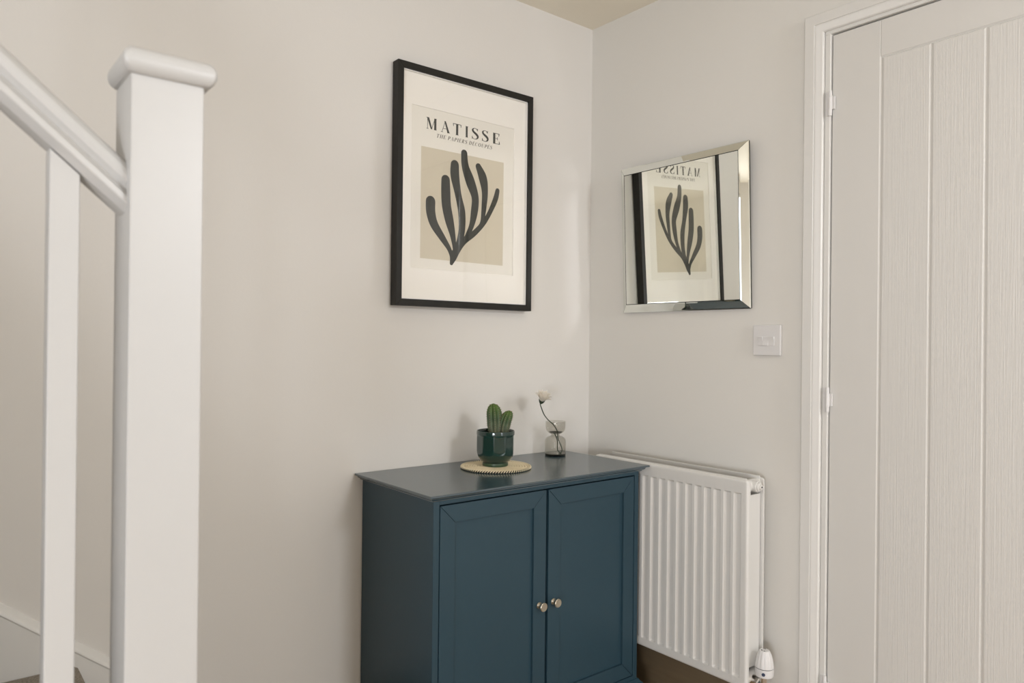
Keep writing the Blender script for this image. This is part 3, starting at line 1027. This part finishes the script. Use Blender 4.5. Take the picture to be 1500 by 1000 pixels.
def bowl(x0, z0, z1, w_, n=14):
    out = []
    for k in range(n + 1):
        t = pi / 2 - pi * k / n
        out.append((x0 + w_ * cos(t), (z0 + z1) / 2 + (z1 - z0) / 2 * sin(t), HL + (TH - HL) * max(0, cos(t)) ** 1.5))
    return out


GL = {
    'M': (0.86, [[(0.09, 0, HL), (0.09, 1, HL)], [(0.13, 1, TH), (0.44, 0.02, 0.06)], [(0.44, 0.02, HL), (0.73, 1, HL)], stem_(0.76), serif(0.09, 0.018, 0.09), serif(0.76, 0.018, .12),
                 serif(0.08, 0.982, .09), serif(0.80, 0.982, .08)]),
    'A': (0.78, [[(0.10, 0, HL), (0.38, 0.97, HL)], [(0.37, 1, 0.06), (0.68, 0, TH)], [(0.20, 0.33, -HL), (0.56, 0.33, -HL)], serif(0.10, 0.018, .09), serif(0.67, 0.018, .12)]),
    'T': (0.72, [stem_(0.36), [(0.02, 0.975, -0.025), (0.70, 0.975, -0.025)], [(0.035, 0.74, HL), (0.02, 0.98, .03)], [(0.685, 0.74, HL), (0.70, 0.98, .03)], serif(0.36, 0.018)]),
    'I': (0.30, [stem_(0.15), serif(0.15, 0.018), serif(0.15, 0.982)]),
    'S': (0.56, [S_curve(), [(0.47, 0.76, .012), (0.49, 1.0, .02)], [(0.03, 0.0, .02), (0.05, 0.26, .012)]]),
    'E': (0.62, [stem_(0.14), [(0.05, 0.978, -HL * 1.2), (0.56, 0.978, -HL * 1.2)], [(0.05, 0.022, -HL * 1.2), (0.58, 0.022, -HL * 1.2)], [(0.14, 0.51, -HL), (0.42, 0.51, -HL)],
                 [(0.53, 0.74, HL), (0.56, 0.99, .035)], [(0.57, 0.28, HL), (0.59, 0.01, .04)], [(0.42, 0.38, .02), (0.42, 0.64, .02)]]),
    'H': (0.80, [stem_(0.16), stem_(0.64), [(0.16, .5, -HL), (0.64, .5, -HL)], serif(.16, .018), serif(.64, .018), serif(.16, .982), serif(.64, .982)]),
    'P': (0.62, [stem_(0.16), serif(.16, .018), [(0.04, .982, -HL), (0.3, .982, -HL)], bowl(0.26, .46, .982, .27), [(0.16, .46, -HL), (0.28, .46, -HL)]]),
    'R': (0.70, [stem_(0.16), serif(.16, .018), [(0.04, .982, -HL), (0.3, .982, -HL)], bowl(0.26, .5, .982, .25), [(0.16, .5, -HL), (0.30, .5, -HL)], [(0.33, .5, .06), (0.58, 0.0, TH)]]),
    'D': (0.76, [stem_(0.16), [(0.04, .982, -HL), (0.32, .982, -HL)], [(0.04, .018, -HL), (0.32, .018, -HL)], bowl(0.30, .018, .982, .36, 18)]),
    'C': (0.70, [[(0.35 + 0.29 * cos(t), 0.5 + 0.482 * sin(t), HL + (TH - HL) * max(0, -cos(t)) ** 1.5) for t in [0.75 + (2 * pi - 1.5) * k / 20 for k in range(21)]],
                 [(0.57, .70, .012), (0.58, .97, .025)]]),
    'O': (0.76, [[(0.38 + 0.30 * cos(t), 0.5 + 0.482 * sin(t), HL + (TH - HL) * abs(cos(t)) ** 1.5) for t in [2 * pi * k / 28 for k in range(29)]]]),
    'U': (0.76, [[(0.16, 1, TH), (0.16, 0.32, TH), (0.19, .14, .06), (0.28, .035, .03), (0.38, .015, .02), (0.48, .035, HL), (0.58, .14, HL), (0.62, .32, HL), (0.62, 1, HL)],
                 serif(.16, .982), serif(.62, .982, .1)]),
}
GL['É'] = (GL['E'][0], GL['E'][1] + [[(0.26, 1.10, .025), (0.40, 1.26, .045)]])


def write(mb, ch, x0, x1, z0, h, y, shear=0.0, bold=1.0):
    w_, strokes = GL[ch]
    sx = (x1 - x0) / w_
    for si, st in enumerate(strokes):
        L_, R_ = [], []
        for i, p in enumerate(st):
            a = st[max(i - 1, 0)]
            b = st[min(i + 1, len(st) - 1)]
            t = Vector((b[0] - a[0], b[1] - a[1])).normalized()
            r = p[2] * bold
            if p[2] < 0:
                nrm = Vector((0, 1)); r = -r
            elif len(st) == 2 and abs(t.y) > 0.9:
                nrm = Vector((-1, 0))
            else:
                nrm = Vector((-t.y, t.x))
            L_.append((p[0] + nrm.x * r, p[1] + nrm.y * r))
            R_.append((p[0] - nrm.x * r, p[1] - nrm.y * r))
        n = len(L_)
        v = []
        for a, b in L_ + R_:
            v.append((x0 + a * sx + shear * b * h, y - 0.000004 * si, z0 + b * h))
        mb.add(v, [(i, i + 1, n + i + 1, n + i) for i in range(n - 1)])


ttl = MB()
spans = [('M', -0.1443, -0.1085), ('A', -0.0925, -0.0595), ('T', -0.0470, -0.0158), ('I', -0.0005, 0.0112), ('S', 0.0250, 0.0515), ('S', 0.0650, 0.0915), ('E', 0.1085, 0.1380)]
for ch, a, b in spans:
    write(ttl, ch, a - 0.578, b - 0.578, 1.7925, 0.0350, -0.0174, bold=1.12)
tt = ttl.build('poster_title', M['ink'])
sub = MB()
txt = 'THE PAPIERS DÉCOUPÉS'
tw = sum(0.42 if ch == ' ' else GL[ch][0] + 0.20 for ch in txt) - 0.20
xcur, sc_ = -0.6870, (0.2140) / tw
for ch in txt:
    if ch == ' ':
        xcur += 0.42 * sc_
        continue
    write(sub, ch, xcur, xcur + GL[ch][0] * sc_, 1.7715, 0.0118, -0.0174, shear=0.28, bold=1.15)
    xcur += (GL[ch][0] + 0.20) * sc_
st_ = sub.build('poster_subtitle', M['sub_ink'])
pane = box('glass_pane', (PX0 + FW - 0.001, PX1 - FW + 0.001, -0.0322, -0.0304, PZ0_ + FW - 0.001, PZ1_ - FW + 0.001), M['pane'])
P += [prt, pane]
adopt(pic, *P)
bpy.context.view_layer.update()
for o_ in (bei, fr, tt, st_):
    o_.parent = prt
    o_.matrix_parent_inverse = prt.matrix_world.inverted()

# ------------------------------------------------------------------ woven mat
MATP = (-0.553, -0.161)
matt = thing('woven_placemat', (MATP[0], MATP[1], CZ), 'round woven straw mat with dark stitched rim, under the green pot', 'mat')
RR = 0.1020
coils = 13
prof = []
pitch = RR / coils
for i in range(coils):
    for k in range(6):
        a = pi * k / 6
        prof.append((i * pitch + pitch * (1 - cos(a)) / 2 + 0.0003, 0.0030 + 0.0030 * sin(a)))
prof.append((RR, 0.003))
prof.append((RR, 0.0006))


def matf(r, t, z):
    ring = int(min(coils - 1, r / pitch))
    nst = max(8, int(2 * pi * (ring + 1) * pitch / 0.0065))
    zz = z + (0.0009 * sin(t * nst + ring * 1.7) if z > 0.0035 else 0)
    return (r * cos(t), r * sin(t), zz)


c = MB()
c.lathe(prof, 360, matf)
w1_ = c.build('woven_coils', M['raffia'], matt, smooth=True)
c = MB()
seg = 120
tor = []
for i in range(seg):
    a = 2 * pi * i / seg
    for k in range(8):
        b = 2 * pi * k / 8
        rr_ = RR + 0.0010 + 0.0036 * cos(b)
        tor.append((rr_ * cos(a), rr_ * sin(a), 0.0034 + 0.0034 * sin(b)))
ff = []
for i in range(seg):
    for k in range(8):
        ff.append((i * 8 + k, ((i + 1) % seg) * 8 + k, ((i + 1) % seg) * 8 + (k + 1) % 8, i * 8 + (k + 1) % 8))
c.add(tor, ff)
c.build('rim_binding', M['dark_binding'], matt, smooth=True)['label'] = 'dark green rim binding'
c = MB()
ns = 84
for i in range(ns):
    a = 2 * pi * i / ns
    pts = []
    for k in range(7):
        b = radians(-30 + 185 * k / 6)
        rr_ = RR + 0.0008 + 0.0036 * cos(b)
        aa = a + 0.0015 * k / RR
        pts.append((rr_ * cos(aa), rr_ * sin(aa), 0.0034 + 0.0037 * sin(b)))
    c.tube(pts, [0.0007, 0.0012, 0.0016, 0.0017, 0.0017, 0.0015, 0.0010], 5)
o_ = c.build('rim_stitching', M['raffia'], matt, smooth=True)
o_['kind'] = 'stuff'

# ------------------------------------------------------------------ potted cactus
PZ = CZ + 0.0062
pot = thing('potted_cactus', (-0.550, -0.154, PZ), 'two-lobed ribbed cactus in a glossy dark green pot on the straw mat', 'plant')
NF = 10


def potf(r, t, z):
    k = 0.0
    if 0.032 < z < 0.0935 and r > 0.05:
        k = min(1, (z - 0.032) / 0.010) * min(1, (0.0935 - z) / 0.003)
    q = (t * NF / (2 * pi)) % 1.0 - 0.5
    facet = cos(pi / NF) / cos(q * 2 * pi / NF)
    rr_ = r * (1 - k) + r * k * (facet * 1.012)
    return (rr_ * cos(t + 0.2), rr_ * sin(t + 0.2), z)


prof = [(0.034, 0.0), (0.0375, 0.0006), (0.0382, 0.003), (0.0378, 0.0100), (0.0385, 0.0120), (0.0430, 0.0155), (0.0490, 0.0220), (0.0535, 0.0295), (0.0560, 0.0380), (0.0570, 0.046),
        (0.0572, 0.066), (0.0572, 0.088), (0.0572, 0.0925), (0.0578, 0.0940), (0.0580, 0.0955), (0.0580, 0.1035), (0.0574, 0.1058), (0.0562, 0.1064), (0.0550, 0.1052), (0.0542, 0.0990),
        (0.0540, 0.0770), (0.0500, 0.0760)]
c = MB()
c.lathe(prof, 120, potf, cap=True)
o_ = c.build('pot', M['pot'], pot, smooth=True, auto=radians(60))
c = MB()
c.lathe([(0.0384, 0.0002), (0.0390, 0.002), (0.0388, 0.0085), (0.0382, 0.0095)], 64, cap=False)
o2 = c.build('pot_foot', M['pot_foot'], o_, smooth=True)
c = MB()
sv, sf = [], []
NR, NT = 8, 40
for i in range(NR + 1):
    for k in range(NT):
        r = 0.0541 * i / NR
        t = 2 * pi * k / NT
        sv.append((r * cos(t), r * sin(t), 0.0935 + random.uniform(-0.0015, 0.0015) + 0.002 * cos(r * 40)))
for i in range(NR):
    for k in range(NT):
        sf.append((i * NT + k, i * NT + (k + 1) % NT, (i + 1) * NT + (k + 1) % NT, (i + 1) * NT + k))
c.add(sv, sf)
c.build('soil', M['soil'], pot, smooth=True)


def cactus(base, tilt_dir, tilt, H, R, ribs, phase):
    """ribbed columnar lobe; base/tilt in pot coordinates"""
    NS_, NZ = ribs * 10, 26
    T_ = Vector(tilt_dir).normalized()
    sp = MB()
    c_ = MB()
    v = []

    def pos(t, u):
        # u 0..1 along height, rounded top
        rad_ = R * (0.62 + 0.38 * min(1, u / 0.35) ** 0.7)
        if u > 0.62:
            q = (u - 0.62) / 0.38
            rad_ = R * math.sqrt(max(0.0, 1 - q ** 2.3))
        rib = abs(cos((t * ribs) / 2 + phase)) ** 0.8
        r = rad_ * (0.73 + 0.27 * rib)
        z = H * (u if u < 0.62 else 0.62 + 0.38 * (u - 0.62) / 0.38)
        p = Vector((r * cos(t), r * sin(t), z))
        # lean
        ang_ = tilt * (z / H)
        p = p + T_ * (math.sin(ang_) * z)
        return p + Vector(base)
    for i in range(NZ + 1):
        u = (i / NZ) ** 0.9
        u = min(u, 0.999)
        for k in range(NS_):
            v.append(pos(2 * pi * k / NS_, u))
    f = []
    for i in range(NZ):
        for k in range(NS_):
            k2 = (k + 1) % NS_
            f.append((i * NS_ + k, i * NS_ + k2, (i + 1) * NS_ + k2, (i + 1) * NS_ + k))
    f.append(tuple(range(NZ * NS_, (NZ + 1) * NS_)))
    c_.add(v, f)
    o_ = c_.build('cactus_stem', M['cactus'], pot, smooth=True, auto=radians(80))
    for k in range(ribs):
        t = (2 * pi * k - 2 * phase) / ribs
        for j in range(13):
            u = 0.10 + 0.86 * j / 12
            p = pos(t, u)
            cen = pos(t + pi, u)
            nrm = (p - cen).normalized()
            for s in range(5):
                d = (nrm + Vector((random.uniform(-.8, .8), random.uniform(-.8, .8), random.uniform(-.6, .9)))).normalized()
                a = d.orthogonal().normalized() * 0.00042
                b = d.cross(a).normalized() * 0.00042
                L0 = random.uniform(0.0022, 0.0044)
                sp.add([p + a, p - a * 0.5 + b, p - a * 0.5 - b, p + d * L0], [(0, 1, 3), (1, 2, 3), (2, 0, 3)])
            # areole tuft
            q = 0.0014
            sp.add([p + Vector((q, 0, 0)), p + Vector((0, q, 0)), p - Vector((q, 0, 0)), p - Vector((0, q, 0)), p + Vector((0, 0, q)), p - Vector((0, 0, q))],
                   [(0, 1, 4), (1, 2, 4), (2, 3, 4), (3, 0, 4), (1, 0, 5), (2, 1, 5), (3, 2, 5), (0, 3, 5)])
    s_ = sp.build('spines', M['spine'], o_)
    s_['kind'] = 'stuff'
    return o_


RV = Vector((0.777, -0.629, 0))     # towards the right of the room as seen from the hall
FV = Vector((0.629, 0.777, 0))
b0 = RV * -0.0025
cactus((b0.x, b0.y, 0.089), tuple(RV * -1), 0.05, 0.0985, 0.0235, 9, 0.35)
b0 = RV * 0.0220 + FV * 0.004
cactus((b0.x, b0.y, 0.089), tuple(RV), 0.24, 0.0775, 0.0195, 8, 0.1)

# ------------------------------------------------------------------ vase
VP = Vector((-0.2365, -0.0800, CZ))
vase = thing('glass_vase', tuple(VP), 'small smoky hourglass-shaped glass vase holding one flower, in the back corner of the cabinet', 'vase')
outer = [(0.0335, 0.0006), (0.0355, 0.003), (0.0362, 0.008), (0.0362, 0.046), (0.0350, 0.0535), (0.0310, 0.0600), (0.0235, 0.0645), (0.0160, 0.0670), (0.0145, 0.0700), (0.0160, 0.0728),
         (0.0240, 0.0760), (0.0305, 0.0825), (0.0338, 0.0910), (0.0346, 0.1000), (0.0346, 0.1150)]
inner = [(max(r - 0.0017, 0.001), z) for r, z in outer[2:]]
c = MB()
c.lathe(outer + [(0.0341, 0.1156), (0.0333, 0.1150)] + inner[::-1] + [(0.030, 0.0075)], 56)
c.build('vase_body', M['smoke'], vase, smooth=True)
c = MB()
c.lathe([(0.0330, 0.0004), (0.0352, 0.0022), (0.0358, 0.0050), (0.0345, 0.0066), (0.0320, 0.0072)], 56)
o_ = c.build('vase_base', M['smoke_dark'], vase, smooth=True)
o_['label'] = 'thick darker glass base'
c = MB()
c.lathe([(0.0030, 0.0742), (0.0150, 0.0752), (0.0215, 0.0775), (0.0235, 0.0795), (0.0215, 0.0790), (0.0140, 0.0772), (0.0030, 0.0762)], 48)
c.build('cup_floor', M['smoke_dark'], vase, smooth=True)

# ------------------------------------------------------------------ flower
flo = thing('cream_flower', tuple(VP), 'single cream-white flower on a thin bent dark stem in the smoked vase', 'flower')


def vp(px, py, fwd_=0.0):
    """offset from the vase axis given in the plane across the view"""
    return RV * px + Vector((0, 0, py)) + FV * fwd_


S_ = 1 / 431.0
pts = [(-24.0, 77.0, -0.073), (-22, 71, -0.069), (-18, 61.5, -0.058), (-11.5, 53, -0.042), (-4, 46, -0.024), (1.2, 38, -0.006), (3.2, 31, 0.0), (3.5, 26, 0.002), (5.5, 20, 0.004), (9.0, 12, 0.004), (9.8, 7, 0.002),
       (8.0, 3.8, 0), (5.2, 5.0, 0), (3.0, 10, -0.002), (3.0, 20, -0.002), (0.8, 27.5, -0.003), (-1.8, 32, -0.003)]
cp = catmull([(a * S_, b * S_, c_) for a, b, c_ in pts], 5)
c = MB()
c.tube([vp(a, b, d) for a, b, d in cp], 0.0017, 8)
c.build('flower_stem', M['stem'], flo, smooth=True)
hc = vp(-23.6 * S_ * 0.98, 79.5 * S_ * 0.98, -0.0745)
axis = (RV * 0.33 + Vector((0, 0, 1)) + FV * -0.25).normalized()
ax1 = axis.orthogonal().normalized()
ax2 = axis.cross(ax1)
c = MB()
c.lathe([(0.0012, -0.003), (0.0045, 0.0), (0.0078, 0.004), (0.0085, 0.008), (0.0070, 0.0095)], 16, lambda r, t, z: tuple(hc + axis * z + (ax1 * cos(t) + ax2 * sin(t)) * r))
for k in range(7):
    t = 2 * pi * k / 7
    d = ax1 * cos(t) + ax2 * sin(t)
    s = ax1 * -sin(t) + ax2 * cos(t)
    p0, p1, p2 = hc + d * 0.0050 + axis * 0.002, hc + d * 0.0108 + axis * 0.0075, hc + d * 0.0145 + axis * 0.0115
    c.add([p0 - s * 0.0022, p0 + s * 0.0022, p1 + s * 0.0024, p1 - s * 0.0024, p2], [(0, 1, 2, 3), (3, 2, 4)])
c.build('calyx', M['stem'], flo, smooth=True)
c = MB()
for ring, (cnt, spread, length, zoff) in enumerate([(22, 1.10, 0.0430, 0.005), (20, 0.86, 0.0430, 0.006), (17, 0.64, 0.0420, 0.007), (14, 0.44, 0.0410, 0.008), (10, 0.26, 0.0385, 0.008), (6, 0.11, 0.036, 0.009)]):
    for k in range(cnt):
        t = 2 * pi * (k + 0.37 * ring) / cnt + random.uniform(-.12, .12)
        sp_ = spread * random.uniform(0.82, 1.14)
        ln = length * random.uniform(0.80, 1.08)
        d0 = ax1 * cos(t) + ax2 * sin(t)
        s = ax1 * -sin(t) + ax2 * cos(t)
        rows = []
        p = hc + axis * zoff + d0 * 0.003
        for j in range(6):
            u = j / 5
            a = sp_ * (0.45 + 0.75 * u)
            dirv = (axis * cos(a) + d0 * sin(a)).normalized()
            wd = 0.0043 * math.sin(pi * min(1, 0.15 + 0.72 * u)) * (1.0 if j < 5 else 0.7)
            up_ = dirv.cross(s)
            jag = random.uniform(-0.0012, 0.0012) if j == 5 else 0
            rows.append([p - s * wd + up_ * 0.0010, p, p + s * wd + up_ * 0.0010 + dirv * jag])
            p = p + dirv * ln / 5.6
        v = [q for r_ in rows for q in r_]
        f = []
        for j in range(5):
            for k2 in range(2):
                a = j * 3 + k2
                f.append((a, a + 1, a + 4, a + 3))
        c.add(v, f)
o_ = c.build('petals', M['petal'], flo, smooth=True)
o_['kind'] = 'stuff'
